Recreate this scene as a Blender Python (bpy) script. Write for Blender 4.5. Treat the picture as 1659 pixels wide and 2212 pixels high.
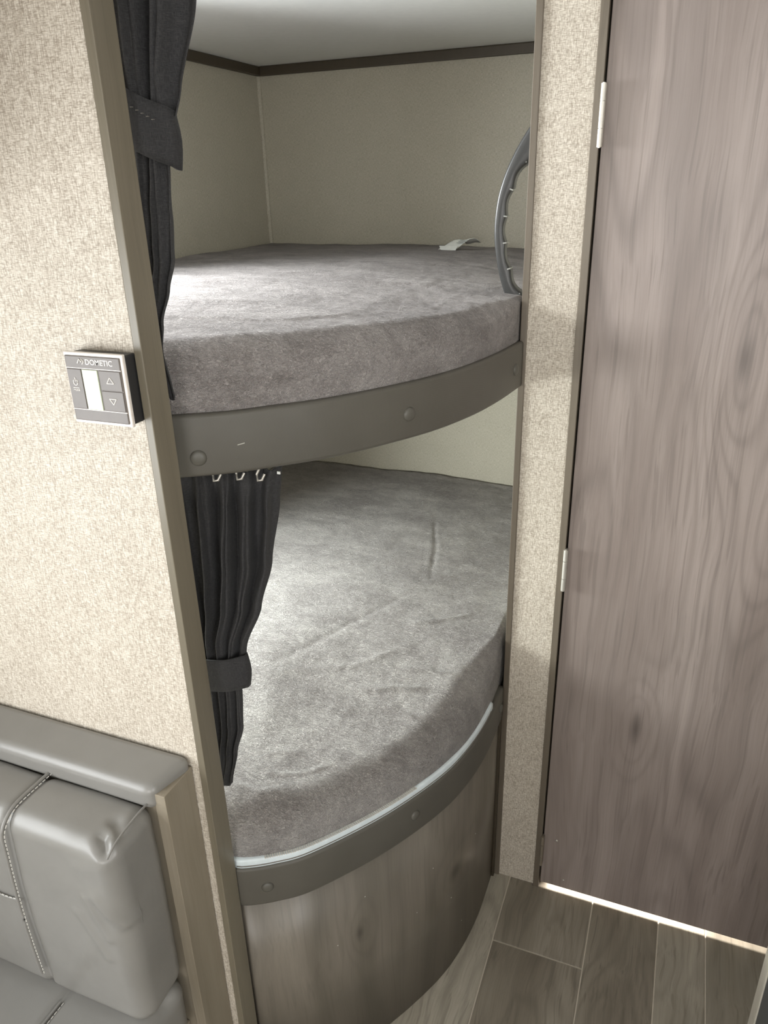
import bpy, bmesh, math, random
from mathutils import Vector, Matrix, noise
random.seed(7)
for o in list(bpy.data.objects): bpy.data.objects.remove(o)
S = bpy.context.scene
COL = S.collection

# ------------------------------------------------------------------ camera
cam_d = bpy.data.cameras.new('camera'); cam = bpy.data.objects.new('camera', cam_d); COL.objects.link(cam)
cam_d.sensor_fit = 'AUTO'; cam_d.sensor_width = 36.0
cam_d.lens = 36.0 * 1617.0 / 2212.0
cam_d.clip_start = 0.02
def _cam_matrix():
    f, cx, cy = 1617.0, 829.5, 1106.0
    def d(x, y): return Vector((x - cx, y - cy, f)).normalized()
    Z = -d(925, 4830); X = -d(-3520, 515); X = (X - Z * X.dot(Z)).normalized(); Y = Z.cross(X)
    R = Matrix((X, Y, Z))
    M = Matrix((R @ Vector((1, 0, 0)), R @ Vector((0, -1, 0)), R @ Vector((0, 0, -1)))).transposed().to_4x4()
    M.translation = Vector((0, 0, 1.5)); return M
cam.matrix_world = _cam_matrix()
S.camera = cam

# ------------------------------------------------------------------ view, world, daylight
S.view_settings.view_transform = 'Standard'
try: S.view_settings.look = 'None'
except Exception: pass
S.view_settings.exposure = 0.0; S.view_settings.gamma = 1.0; S.view_settings.use_curve_mapping = False
W = bpy.data.worlds.new('world'); S.world = W; W.use_nodes = True
W.node_tree.nodes['Background'].inputs[0].default_value = (0.75, 0.85, 1.0, 1)
W.node_tree.nodes['Background'].inputs[1].default_value = 0.3

def area_light(name, loc, direction, sx, sy, power, color, spread=180):
    ld = bpy.data.lights.new(name, 'AREA'); ld.shape = 'RECTANGLE'; ld.size = sx; ld.size_y = sy
    ld.energy = power; ld.color = color
    o = bpy.data.objects.new(name, ld); COL.objects.link(o)
    ld.spread = math.radians(spread)
    o.location = loc; o.rotation_euler = Vector(direction).to_track_quat('-Z', 'Y').to_euler()
    return o
# daylight coming in at the windows (dinette window, galley window, the two bunk windows)
area_light('daylight_dinette', (-1.16, -0.35, 1.08), (1, 0, 0), 1.25, 0.56, 18, (0.97, 0.99, 1.0))
area_light('daylight_galley', (1.06, -0.75, 1.35), (-1, 0, 0), 0.9, 0.6, 16, (1.0, 0.99, 0.98))
area_light('rear_fill', (0.0, -2.36, 1.3), (0, 1, 0), 1.2, 0.7, 27, (1.0, 0.99, 0.98))  # unseen fill lamp behind the camera; the wall there has no window
area_light('daylight_upper_bunk', (-1.16, 1.01, 1.56), (1, -0.05, -0.18), 0.50, 0.24, 12.5, (0.94, 0.98, 1.0), 128)
area_light('daylight_lower_bunk', (-1.16, 1.10, 0.92), (1, 0.1, -0.2), 0.62, 0.26, 15.0, (0.94, 1.0, 0.98), 135)

# ------------------------------------------------------------------ material helpers
def lin(c):
    return tuple(((v / 255) / 12.92 if v / 255 <= 0.04045 else ((v / 255 + 0.055) / 1.055) ** 2.4) for v in c) + (1.0,)
class NT:
    def __init__(s, name):
        s.m = bpy.data.materials.new(name); s.m.use_nodes = True; s.t = s.m.node_tree
        s.b = s.t.nodes['Principled BSDF']; s.co = s.t.nodes.new('ShaderNodeTexCoord').outputs['Object']
    def L(s, a, b): s.t.links.new(a, b)
    def map(s, sc, loc=(0, 0, 0), rot=(0, 0, 0), src=None):
        n = s.t.nodes.new('ShaderNodeMapping'); n.inputs['Scale'].default_value = sc
        n.inputs['Location'].default_value = loc; n.inputs['Rotation'].default_value = rot
        s.L(src or s.co, n.inputs[0]); return n.outputs[0]
    def noise(s, vec, scale=1, detail=2, rough=0.5, dist=0):
        n = s.t.nodes.new('ShaderNodeTexNoise'); s.L(vec, n.inputs['Vector']); n.inputs['Scale'].default_value = scale
        n.inputs['Detail'].default_value = detail; n.inputs['Roughness'].default_value = rough
        n.inputs['Distortion'].default_value = dist; return n.outputs['Fac']
    def math(s, op, a, b=None, c=None):
        n = s.t.nodes.new('ShaderNodeMath'); n.operation = op
        for i, v in enumerate((a, b, c)):
            if v is None: continue
            if isinstance(v, (int, float)): n.inputs[i].default_value = v
            else: s.L(v, n.inputs[i])
        return n.outputs[0]
    def ramp(s, fac, stops):
        n = s.t.nodes.new('ShaderNodeValToRGB'); e = n.color_ramp.elements
        while len(e) < len(stops): e.new(0.5)
        for el, (p, c) in zip(e, stops): el.position = p; el.color = c
        s.L(fac, n.inputs[0]); return n.outputs['Color']
    def mix(s, fac, a, b, mode='MIX'):
        n = s.t.nodes.new('ShaderNodeMix'); n.data_type = 'RGBA'; n.blend_type = mode
        if isinstance(fac, (int, float)): n.inputs[0].default_value = fac
        else: s.L(fac, n.inputs[0])
        for i, v in ((6, a), (7, b)):
            if isinstance(v, tuple): n.inputs[i].default_value = v
            else: s.L(v, n.inputs[i])
        return n.outputs[2]
    def bump(s, h, strength=0.3, dist=0.002, prev=None):
        n = s.t.nodes.new('ShaderNodeBump'); n.inputs['Strength'].default_value = strength
        n.inputs['Distance'].default_value = dist; s.L(h, n.inputs['Height'])
        if prev: s.L(prev, n.inputs['Normal'])
        return n.outputs[0]
    def out(s, color=None, normal=None, rough=0.6, metal=0, sheen=0, spec=0.5):
        if color is not None:
            if isinstance(color, tuple): s.b.inputs['Base Color'].default_value = color
            else: s.L(color, s.b.inputs['Base Color'])
        if normal is not None: s.L(normal, s.b.inputs['Normal'])
        s.b.inputs['Roughness'].default_value = rough; s.b.inputs['Metallic'].default_value = metal
        s.b.inputs['Sheen Weight'].default_value = sheen; s.b.inputs['Specular IOR Level'].default_value = spec
        return s.m

def mat_wallpaper(name, dark, mid, light, contrast=1.0):
    n = NT(name)
    v = n.noise(n.map((1100, 1100, 160)), 1, 3, 0.6)
    h = n.noise(n.map((160, 160, 1100)), 1, 3, 0.6)
    b = n.noise(n.map((25, 25, 25)), 1, 3, 0.6)
    t = n.math('ADD', n.math('MULTIPLY', n.math('MINIMUM', v, h), 0.62), n.math('MULTIPLY', n.math('MAXIMUM', v, h), 0.34))
    t = n.math('ADD', t, n.math('MULTIPLY', b, 0.06))
    w = 0.10 / contrast
    c = n.ramp(t, [(0.50 - w, lin(dark)), (0.505, lin(mid)), (0.50 + w, lin(light))])
    return n.out(c, n.bump(t, 0.12, 0.0008), 0.55, spec=0.35)

def mat_wood(name, dark, mid, light, axis='z', seed=0.0, stretch=0.055, freq=3.3, lines=26, rough=0.42, knots=(), contrast=1.0):
    n = NT(name)
    k = stretch
    sc = {'z': (1, 1, k), 'y': (1, k, 1), 'x': (k, 1, 1)}[axis]
    fine = {'z': (330, 330, 5), 'y': (330, 5, 330), 'x': (5, 330, 330)}[axis]
    src = n.co
    warp = n.t.nodes.new('ShaderNodeTexNoise'); n.L(n.map((2.4, 2.4, 1.1), (seed, seed, 0)), warp.inputs['Vector']); warp.inputs['Scale'].default_value = 1.7; warp.inputs['Detail'].default_value = 2
    vm = n.t.nodes.new('ShaderNodeVectorMath'); vm.operation = 'SCALE'; n.L(warp.outputs['Color'], vm.inputs[0]); vm.inputs['Scale'].default_value = 0.055
    va = n.t.nodes.new('ShaderNodeVectorMath'); va.operation = 'ADD'; n.L(n.co, va.inputs[0]); n.L(vm.outputs[0], va.inputs[1]); src = va.outputs[0]
    big = n.noise(n.map(tuple(freq * s for s in sc), (seed, seed * 1.7, seed * 0.3), src=src), 1.6, 1.5, 0.45)
    bulge = None
    for (kx, kz, r) in knots:
        sp = n.t.nodes.new('ShaderNodeSeparateXYZ'); n.L(n.co, sp.inputs[0])
        dx = n.math('MULTIPLY', n.math('SUBTRACT', sp.outputs[0], kx), 1.0 / r)
        dz = n.math('MULTIPLY', n.math('SUBTRACT', sp.outputs[2], kz), 0.28 / r)
        d2 = n.math('ADD', n.math('MULTIPLY', dx, dx), n.math('MULTIPLY', dz, dz))
        g = n.math('POWER', 2.718, n.math('MULTIPLY', d2, -0.35))
        big = n.math('ADD', big, n.math('MULTIPLY', g, 0.22))
        core = n.math('POWER', 2.718, n.math('MULTIPLY', d2, -6.0))
        bulge = core if bulge is None else n.math('ADD', bulge, core)
    ring = n.math('SINE', n.math('MULTIPLY', big, lines * 6.283))
    ring = n.math('POWER', n.math('ADD', n.math('MULTIPLY', ring, 0.5), 0.5), 3.0)
    amp = n.noise(n.map((5, 5, 1.4), (seed + 3, 0, seed)), 1, 1, 0.5)
    ring = n.math('MULTIPLY', ring, n.math('MULTIPLY', amp, 0.62 * contrast))
    fg = n.noise(n.map(fine, (seed, 0, 0), src=src), 1, 3, 0.6)
    mg = n.noise(n.map(tuple(v * 0.42 if v > 100 else v * 0.5 for v in fine), (seed + 5, 0, 0), src=src), 1, 2, 0.55)
    wide = n.noise(n.map(tuple(14 * s for s in sc), (seed * 2, seed, 0), src=src), 1, 3, 0.55)
    c = n.ramp(wide, [(0.32, lin(dark)), (0.5, lin(mid)), (0.68, lin(light))])
    c = n.mix(n.math('MULTIPLY', ring, 1.0), c, tuple(v * 0.62 for v in lin(dark)[:3]) + (1,))
    c = n.mix(n.ramp(fg, [(0.45, (0, 0, 0, 1)), (0.72, (0.30 * contrast,) * 3 + (1,))]), c, tuple(v * 0.7 for v in lin(dark)[:3]) + (1,))
    c = n.mix(n.ramp(fg, [(0.25, (0.16, 0.16, 0.16, 1)), (0.45, (0, 0, 0, 1))]), c, lin(light))
    c = n.mix(n.ramp(mg, [(0.56, (0, 0, 0, 1)), (0.66, (0.42 * contrast,) * 3 + (1,))]), c, tuple(v * 0.62 for v in lin(dark)[:3]) + (1,))
    if bulge is not None:
        c = n.mix(n.math('MINIMUM', n.math('MULTIPLY', bulge, 0.7), 0.8), c, tuple(v * 0.35 for v in lin(dark)[:3]) + (1,))
    return n.out(c, n.bump(fg, 0.06, 0.0006), rough, spec=0.45)

def mat_plush(name, dark, mid, light, scale=1.0, rot=0.0):
    n = NT(name)
    patch = n.noise(n.map((5, 9, 7), rot=(0, 0, rot)), 1.2, 4, 0.62, 0.6)
    patch2 = n.noise(n.map((22, 40, 40), rot=(0, 0, rot)), 1.0, 3, 0.6, 0.8)
    fib = n.noise(n.map((140 * scale, 320 * scale, 320 * scale), rot=(0, 0, rot)), 1, 3, 0.65, 1.6)
    fib1 = n.noise(n.map((45, 95, 95), (3, 1, 0), rot=(0, 0, rot + 0.5)), 1, 3, 0.65, 1.2)
    fib2 = n.noise(n.map((600, 600, 600)), 1, 2, 0.6)
    t = n.math('ADD', n.math('MULTIPLY', patch, 0.34), n.math('ADD', n.math('MULTIPLY', patch2, 0.20), n.math('MULTIPLY', fib, 0.46)))
    c = n.ramp(t, [(0.41, tuple(v * 0.88 for v in lin(dark)[:3]) + (1,)), (0.5, lin(mid)), (0.59, tuple(v * 1.05 for v in lin(light)[:3]) + (1,))])
    nb = n.bump(patch2, 0.35, 0.008)
    nb = n.bump(fib1, 0.40, 0.007, nb)
    nb = n.bump(fib, 1.0, 0.008, nb)
    nb = n.bump(fib2, 0.3, 0.001, nb)
    return n.out(c, nb, 0.95, sheen=0.35, spec=0.1)

def mat_fabric(name, a, b, sc=900, rough=0.85, sheen=0.15, bstr=0.35):
    n = NT(name)
    v = n.noise(n.map((sc, sc, sc * 0.14)), 1, 2, 0.6); h = n.noise(n.map((sc * 0.14, sc * 0.14, sc)), 1, 2, 0.6)
    t = n.math('MAXIMUM', v, h)
    c = n.ramp(t, [(0.45, lin(a)), (0.72, lin(b))])
    return n.out(c, n.bump(t, bstr, 0.0008), rough, sheen=sheen, spec=0.2)

def mat_vinyl(name, c0, c1, rough=0.42, grain=700, gs=0.12, diag=False):
    n = NT(name)
    if diag:
        w = n.t.nodes.new('ShaderNodeTexWave'); w.bands_direction = 'Z'; w.inputs['Scale'].default_value = 330; w.inputs['Distortion'].default_value = 0.6
        n.L(n.map((0.8, 0.6, 1.0), rot=(0.6, 0.6, 0)), w.inputs['Vector']); h = w.outputs['Fac']
    else:
        h = n.noise(n.map((grain,) * 3), 1, 2, 0.6)
    p = n.noise(n.map((7, 7, 7)), 1, 3, 0.6)
    c = n.ramp(p, [(0.35, lin(c0)), (0.65, lin(c1))])
    if diag: c = n.mix(n.math('MULTIPLY', h, 0.10), c, tuple(v * 1.5 for v in lin(c1)[:3]) + (1,))
    wr = n.noise(n.map((16, 16, 10)), 1, 3, 0.6, 0.5)
    nb = n.bump(wr, 0.08 if not diag else 0.02, 0.01)
    return n.out(c, n.bump(h, gs, 0.0006, nb), rough, spec=0.5)

def mat_plain(name, c, rough=0.5, metal=0.0, spec=0.5, var=0.06, emit=None, es=0):
    n = NT(name)
    p = n.noise(n.map((60, 60, 60)), 1, 3, 0.6)
    col = n.ramp(p, [(0.3, tuple(v * (1 - var) for v in lin(c)[:3]) + (1,)), (0.7, tuple(min(1, v * (1 + var)) for v in lin(c)[:3]) + (1,))])
    m = n.out(col, n.bump(n.noise(n.map((900,) * 3), 1, 2), 0.03, 0.0004), rough, metal, spec=spec)
    if emit: n.b.inputs['Emission Color'].default_value = lin(emit); n.b.inputs['Emission Strength'].default_value = es
    return m

M = {}
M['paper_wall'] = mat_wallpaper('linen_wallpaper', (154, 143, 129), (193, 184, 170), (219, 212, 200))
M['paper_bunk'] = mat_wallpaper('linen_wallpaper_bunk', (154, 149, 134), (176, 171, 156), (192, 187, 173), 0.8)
M['ceiling'] = mat_plain('ceiling_panel', (224, 225, 222), 0.7, var=0.02)
M['trim_taupe'] = mat_wood('trim_taupe_laminate', (104, 97, 83), (116, 109, 94), (126, 119, 103), seed=2.2, lines=5, rough=0.35, contrast=0.4)
M['trim_brown'] = mat_wood('trim_brown_laminate', (92, 83, 72), (104, 95, 83), (116, 107, 94), seed=5.1, lines=5, rough=0.4, contrast=0.4)
M['trim_dark'] = mat_plain('trim_dark_moulding', (66, 58, 46), 0.45)
M['door'] = mat_wood('door_wood_laminate', (133, 121, 115), (146, 134, 128), (158, 146, 140), seed=1.3, stretch=0.10, freq=3.0, lines=17, rough=0.4,
                     knots=((0.005, 0.50, 0.022), (0.19, 0.97, 0.03), (0.09, 1.24, 0.028)), contrast=0.9)
M['base_wood'] = mat_wood('bunk_base_laminate', (104, 98, 88), (117, 110, 100), (128, 121, 110), seed=8.4, stretch=0.12, freq=3.6, lines=9, rough=0.36, contrast=0.55,
                          knots=((-0.40, 0.30, 0.010), (-0.29, 0.26, 0.012)))
M['board_wood'] = mat_wood('bench_board_laminate', (122, 113, 97), (138, 129, 113), (150, 141, 126), seed=3.7, stretch=0.12, freq=3.6, lines=6, rough=0.4, contrast=0.4)
M['planks'] = [mat_wood('floor_plank_vinyl_%s' % n_, tuple(v - 16 for v in c), c, tuple(v + 16 for v in c), axis='y', seed=sd, stretch=0.14, freq=5.0, lines=14, rough=0.42, contrast=1.0)
               for n_, c, sd in (('pale', (168, 161, 147), 1.1), ('umber', (138, 130, 117), 4.9), ('taupe', (146, 138, 125), 9.3), ('grey', (154, 147, 134), 12.7))]
M['joint'] = mat_plain('floor_joint_vinyl', (196, 187, 172), 0.6)
M['plush_u'] = mat_plush('grey_plush_cover', (134, 126, 122), (156, 148, 145), (179, 172, 169), 1.0, 0.5)
M['plush_l'] = mat_plush('grey_plush_cover_lower', (138, 131, 127), (160, 154, 150), (181, 176, 171), 1.0, 0.3)
M['fascia'] = mat_vinyl('fascia_padded_vinyl', (82, 79, 72), (88, 85, 78), 0.5, diag=True, gs=0.14)
M['button'] = mat_vinyl('fascia_button_vinyl', (84, 82, 75), (92, 89, 82), 0.45)
M['leather'] = mat_vinyl('grey_faux_leather', (124, 122, 118), (130, 128, 124), 0.33, grain=900, gs=0.10)
M['curtain'] = mat_fabric('charcoal_curtain_cloth', (46, 46, 47), (67, 66, 67), 1300, 0.75, 0.05)
M['curtain_band'] = mat_fabric('charcoal_tieback_cloth', (44, 44, 45), (62, 61, 62), 1300, 0.8, 0.05)
M['thread'] = mat_plain('white_thread', (205, 203, 196), 0.6)
M['thread_dark'] = mat_plain('grey_thread', (110, 106, 100), 0.6)
M['silver'] = mat_plain('brushed_nickel', (200, 196, 188), 0.45, 0.65)
M['steel_dull'] = mat_plain('dull_hinge_steel', (150, 141, 127), 0.5, 0.6)
M['black_plastic'] = mat_plain('black_plastic', (40, 40, 42), 0.4)
M['handle'] = mat_plain('charcoal_plastic_handle', (54, 54, 53), 0.34)
M['rib'] = mat_plain('grey_plastic_rib', (150, 150, 144), 0.35)
M['th_face'] = mat_plain('thermostat_grey_face', (104, 97, 92), 0.42)
M['th_bezel'] = mat_plain('thermostat_clear_bezel', (222, 214, 206), 0.18)
M['th_print'] = mat_plain('thermostat_white_print', (224, 220, 214), 0.5)
M['th_screen'] = mat_plain('thermostat_lcd_glass', (204, 214, 186), 0.25)
M['zip'] = mat_plain('white_zipper_tape', (214, 224, 228), 0.4)
M['tag'] = mat_plain('white_paper', (226, 228, 224), 0.7)
M['tagprint'] = mat_plain('grey_print', (150, 153, 150), 0.7)
M['post_light'] = mat_plain('pale_edge_trim', (196, 190, 176), 0.5)
M['post_dark'] = mat_plain('charcoal_cabinet_face', (62, 68, 72), 0.3)
M['scuff'] = mat_plain('pale_scuff', (190, 188, 180), 0.7)
M['frame_w'] = mat_plain('window_frame_black', (40, 40, 40), 0.4)
g = NT('window_glass'); g.b.inputs['Emission Color'].default_value = (0.9, 0.96, 1, 1); g.b.inputs['Emission Strength'].default_value = 1.2
M['pane'] = g.out(lin((200, 215, 225)), None, 0.1)

# ------------------------------------------------------------------ object helpers
def link(name, me, mat=None, parent=None, smooth=False):
    o = bpy.data.objects.new(name, me); COL.objects.link(o)
    if mat is not None: me.materials.append(mat)
    if smooth:
        for p in me.polygons: p.use_smooth = True
    if parent is not None:
        o.parent = parent; w = Vector((0, 0, 0)); q = parent
        while q is not None: w += q.location; q = q.parent
        o.location = -w
    return o
def mesh(name, v, f, mat, parent=None, smooth=False):
    me = bpy.data.meshes.new(name); me.from_pydata([tuple(p) for p in v], [], f); me.update()
    return link(name, me, mat, parent, smooth)
def from_bm(name, bm, mat, parent=None, smooth=False):
    bmesh.ops.recalc_face_normals(bm, faces=bm.faces)
    me = bpy.data.meshes.new(name); bm.to_mesh(me); bm.free(); return link(name, me, mat, parent, smooth)
def bm_box(bm, x0, x1, y0, y1, z0, z1, bev=0.0, seg=2):
    t = bmesh.new(); bmesh.ops.create_cube(t, size=1)
    for v in t.verts: v.co = Vector((x0 + (v.co.x + .5) * (x1 - x0), y0 + (v.co.y + .5) * (y1 - y0), z0 + (v.co.z + .5) * (z1 - z0)))
    if bev > 0: bmesh.ops.bevel(t, geom=t.edges[:], offset=bev, segments=seg, affect='EDGES', profile=0.6)
    me = bpy.data.meshes.new('tmp'); t.to_mesh(me); t.free(); bm.from_mesh(me); bpy.data.meshes.remove(me)
def box(name, b, mat, parent=None, bev=0.0, seg=2, smooth=False):
    bm = bmesh.new(); bm_box(bm, *b, bev, seg); return from_bm(name, bm, mat, parent, smooth)
def empty(name, loc, label=None, cat=None, group=None, kind=None):
    o = bpy.data.objects.new(name, None); COL.objects.link(o); o.location = loc; o.empty_display_size = 0.05
    tag(o, label, cat, group, kind); return o
def tag(o, label=None, cat=None, group=None, kind=None):
    for k, v in (('label', label), ('category', cat), ('group', group), ('kind', kind)):
        if v: o[k] = v
    return o
def structure(o, label=None, cat=None): return tag(o, label, cat, None, 'structure')
def tube(name, pts, r, mat, parent=None, n=8, caps=True):
    bm = bmesh.new(); rings = []
    P = [Vector(p) for p in pts]
    for i, p in enumerate(P):
        t = (P[min(i + 1, len(P) - 1)] - P[max(i - 1, 0)]).normalized()
        a = t.cross(Vector((0, 0, 1)));
        if a.length < 1e-3: a = t.cross(Vector((0, 1, 0)))
        a.normalize(); b = t.cross(a); rr = r[i] if isinstance(r, (list, tuple)) else r
        rings.append([bm.verts.new(p + (a * math.cos(k * 2 * math.pi / n) + b * math.sin(k * 2 * math.pi / n)) * rr) for k in range(n)])
    for i in range(len(rings) - 1):
        for k in range(n): bm.faces.new((rings[i][k], rings[i][(k + 1) % n], rings[i + 1][(k + 1) % n], rings[i + 1][k]))
    if caps:
        bm.faces.new([bm.verts.new(q.co) for q in rings[0][::-1]]); bm.faces.new([bm.verts.new(q.co) for q in rings[-1]])
    o = from_bm(name, bm, mat, parent, True)
    if caps:
        for p in o.data.polygons:
            if len(p.vertices) != 4: p.use_smooth = False
    return o
def catmull(pts, n):
    P = [Vector(p) for p in pts]; P = [P[0] * 2 - P[1]] + P + [P[-1] * 2 - P[-2]]
    out = []
    m = len(P) - 3
    for i in range(n + 1):
        t = i / n * m; k = min(int(t), m - 1); u = t - k
        a, b, c, d = P[k:k + 4]
        out.append(0.5 * ((2 * b) + (c - a) * u + (2 * a - 5 * b + 4 * c - d) * u * u + (3 * b - a - 3 * c + d) * u ** 3))
    # resample by arc length
    L = [0]
    for i in range(n): L.append(L[-1] + (out[i + 1] - out[i]).length)
    res = []; j = 0
    for i in range(n + 1):
        s = L[-1] * i / n
        while j < n - 1 and L[j + 1] < s: j += 1
        w = (s - L[j]) / max(1e-9, L[j + 1] - L[j]); res.append(out[j].lerp(out[j + 1], min(1, max(0, w))))
    return res
def offset(curve, d):           # positive = towards the inside of the bunk
    r = []
    for i, p in enumerate(curve):
        t = (curve[min(i + 1, len(curve) - 1)] - curve[max(i - 1, 0)]).normalized()
        r.append(p + Vector((-t.y, t.x, 0)) * d)
    return r
def sweep(name, curve, prof, mat, parent=None, smooth=True, caps=True):
    """prof: closed list of (inward offset, z); swept along a plan curve"""
    v = []; f = []; n = len(prof); m = len(curve)
    nor = []
    for i in range(m):
        t = (curve[min(i + 1, m - 1)] - curve[max(i - 1, 0)]).normalized(); nor.append(Vector((-t.y, t.x, 0)))
    for i in range(m):
        for (d, z) in prof: q = curve[i] + nor[i] * d; v.append((q.x, q.y, z))
    for i in range(m - 1):
        for k in range(n): f.append((i * n + k, i * n + (k + 1) % n, (i + 1) * n + (k + 1) % n, (i + 1) * n + k))
    if caps: f.append(tuple(range(n))[::-1]); f.append(tuple((m - 1) * n + k for k in range(n)))
    o = mesh(name, v, f, mat, parent, smooth)
    bm = bmesh.new(); bm.from_mesh(o.data); bmesh.ops.recalc_face_normals(bm, faces=bm.faces); bm.to_mesh(o.data); bm.free()
    return o
def rprof(d0, d1, z0, z1, r, n=4):
    out = []
    for (cx, cz, a0) in ((d1 - r, z1 - r, 0), (d0 + r, z1 - r, 90), (d0 + r, z0 + r, 180), (d1 - r, z0 + r, 270)):
        for k in range(n + 1):
            a = math.radians(a0 + 90 * k / n); out.append((cx + r * math.cos(a), cz + r * math.sin(a)))
    return out
def nz(p, s, seed=0): return noise.noise(Vector((p[0] * s + seed, p[1] * s + seed * 1.3, p[2] * s - seed)))
def seg_dist(p, a, b):
    ab = b - a; t = max(0, min(1, (p - a).dot(ab) / ab.length_squared)); return (p - a - ab * t).length
def weighted(o):
    m = o.modifiers.new('wn', 'WEIGHTED_NORMAL'); m.keep_sharp = False
    return o

# ------------------------------------------------------------------ dimensions
XL, XR, YB, ZC = -1.20, 1.10, 2.10, 1.813       # outer side wall, galley wall, back wall, ceiling
YF = 0.655                                      # face of the partition (thermostat side)
XE = -0.540                                     # free end of the partition
YP = 1.286                                      # face of the panel beside the door
UC = catmull([(-0.585, 0.703, 0), (-0.560, 0.713, 0), (-0.505, 0.748, 0), (-0.466, 0.785, 0), (-0.415, 0.838, 0), (-0.366, 0.910, 0), (-0.321, 0.992, 0), (-0.289, 1.085, 0), (-0.271, 1.175, 0), (-0.259, 1.279, 0)], 96)
LC = catmull([(-0.548, 0.690, 0), (-0.530, 0.694, 0), (-0.490, 0.718, 0), (-0.445, 0.757, 0), (-0.368, 0.862, 0), (-0.308, 0.975, 0), (-0.280, 1.062, 0), (-0.266, 1.160, 0), (-0.264, 1.279, 0)], 96)

# ------------------------------------------------------------------ the setting: floor, walls, ceiling
flo = structure(box('floor', (XL, XR, -2.4, YB, -0.02, -0.0012), M['joint']))
xs = [(-1.195, -0.99), (-0.99, -0.80), (-0.80, -0.60), (-0.60, -0.41), (-0.41, -0.225), (-0.225, -0.035), (-0.035, 0.106), (0.106, 0.202), (0.202, 0.392), (0.392, 0.58), (0.58, 0.77), (0.77, 0.96), (0.96, 1.095)]
cuts = {4: [0.30], 5: [1.113, 0.20], 6: [0.42], 7: [0.16], 8: [0.78]}
kinds = {4: 0, 5: 1, 6: 1, 7: 3, 8: 3}
for i, (a, b) in enumerate(xs):
    ys = sorted([-2.395, -1.5 + 0.2 * math.sin(i * 2.1), -0.6 + 0.25 * math.sin(i * 1.3)] + cuts.get(i, [0.5 + 0.3 * math.sin(i)]) + [YB - 0.005])
    for j in range(len(ys) - 1):
        k = kinds.get(i, (i * 3 + j) % 4)
        if i == 5: k = 2 if j == len(ys) - 2 else 1
        g_ = 0.0014
        box('floor_plank', (a + g_, b - g_, ys[j] + g_, ys[j + 1] - g_, -0.004, 0.0), M['planks'][k], flo, 0.0004, 1)

structure(box('ceiling', (XL, XR, -2.4, YB, ZC, ZC + 0.03), M['ceiling']))
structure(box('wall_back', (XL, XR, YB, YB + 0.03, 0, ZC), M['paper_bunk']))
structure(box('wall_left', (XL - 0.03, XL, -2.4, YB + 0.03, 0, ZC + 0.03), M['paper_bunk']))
structure(box('wall_right', (XR, XR + 0.03, -2.4, YB + 0.03, 0, ZC + 0.03), M['paper_wall']))
structure(box('wall_front', (XL, XR, -2.43, -2.4, 0, ZC), M['paper_wall']))
structure(box('wall_partition', (XL, XE - 0.004, YF, 0.682, 0, ZC), M['paper_wall']))
wp = structure(box('wall_beside_door', (-0.254, -0.168, YP, 1.312, 0, ZC), M['paper_wall']))
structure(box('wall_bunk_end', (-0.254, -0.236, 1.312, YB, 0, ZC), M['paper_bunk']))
structure(box('wall_above_door', (-0.168, XR, YP, 1.312, 1.775, ZC), M['paper_wall']))
structure(box('wall_door_far_side', (0.475, XR, YP, 1.312, 0, 1.775), M['paper_wall']))

# partition end cap: an L-shaped taupe laminate trim with a lip on the thermostat side
bm = bmesh.new(); bm_box(bm, XE - 0.011, XE, YF - 0.004, 0.686, 0.0, ZC - 0.001, 0.0012, 2)
structure(from_bm('trim_1', bm, M['trim_taupe']))
# trims of the panel beside the door
structure(box('trim_2', (-0.263, -0.252, 1.281, 1.318, 0, ZC - 0.001), M['trim_brown'], None, 0.0012))
structure(box('trim_3', (-0.171, -0.1585, 1.279, 1.312, 0, 1.775), M['trim_brown'], None, 0.001))
structure(box('trim_4', (0.463, 0.476, 1.279, 1.312, 0, 1.775), M['trim_brown'], None, 0.001))
# dark moulding where ceiling meets the bunk walls
structure(box('trim_5', (XL + 0.012, -0.256, YB - 0.012, YB, 1.789, ZC), M['trim_dark'], None, 0.003))
structure(box('trim_6', (XL, XL + 0.012, 0.69, YB, 1.789, ZC), M['trim_dark'], None, 0.003))
# pale bead in the bunk corner
structure(tube('trim_7', [(XL + 0.002, YB - 0.002, 0.0), (XL + 0.002, YB - 0.002, 1.789)], 0.007, M['paper_bunk'], None, 10))

structure(box('light_stop', (-0.1685, -0.140, 1.312, 1.324, 0, 1.775), M['trim_brown']))  # unseen strip added behind the door gap to block light leaking through
# windows that let the daylight in
def window(n, y0, y1, z0, z1, x, s):
    w = structure(empty('window_%d' % n, (x, (y0 + y1) / 2, z0)))
    box('pane', (x - 0.004, x + 0.004, y0, y1, z0, z1), M['pane'], w)
    for b in ((y0 - 0.03, y0, z0 - 0.03, z1 + 0.03), (y1, y1 + 0.03, z0 - 0.03, z1 + 0.03), (y0, y1, z0 - 0.03, z0), (y0, y1, z1, z1 + 0.03)):
        box('window_frame', (min(x, x + s * 0.02), max(x, x + s * 0.02), *b), M['frame_w'], w, 0.002)
window(1, -0.98, 0.28, 0.81, 1.43, XL + 0.005, 1)
window(2, -1.2, -0.3, 1.05, 1.65, XR - 0.005, -1)
window(3, 0.78, 1.28, 1.44, 1.68, XL + 0.005, 1)
window(4, 0.79, 1.41, 0.79, 1.05, XL + 0.005, 1)

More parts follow.
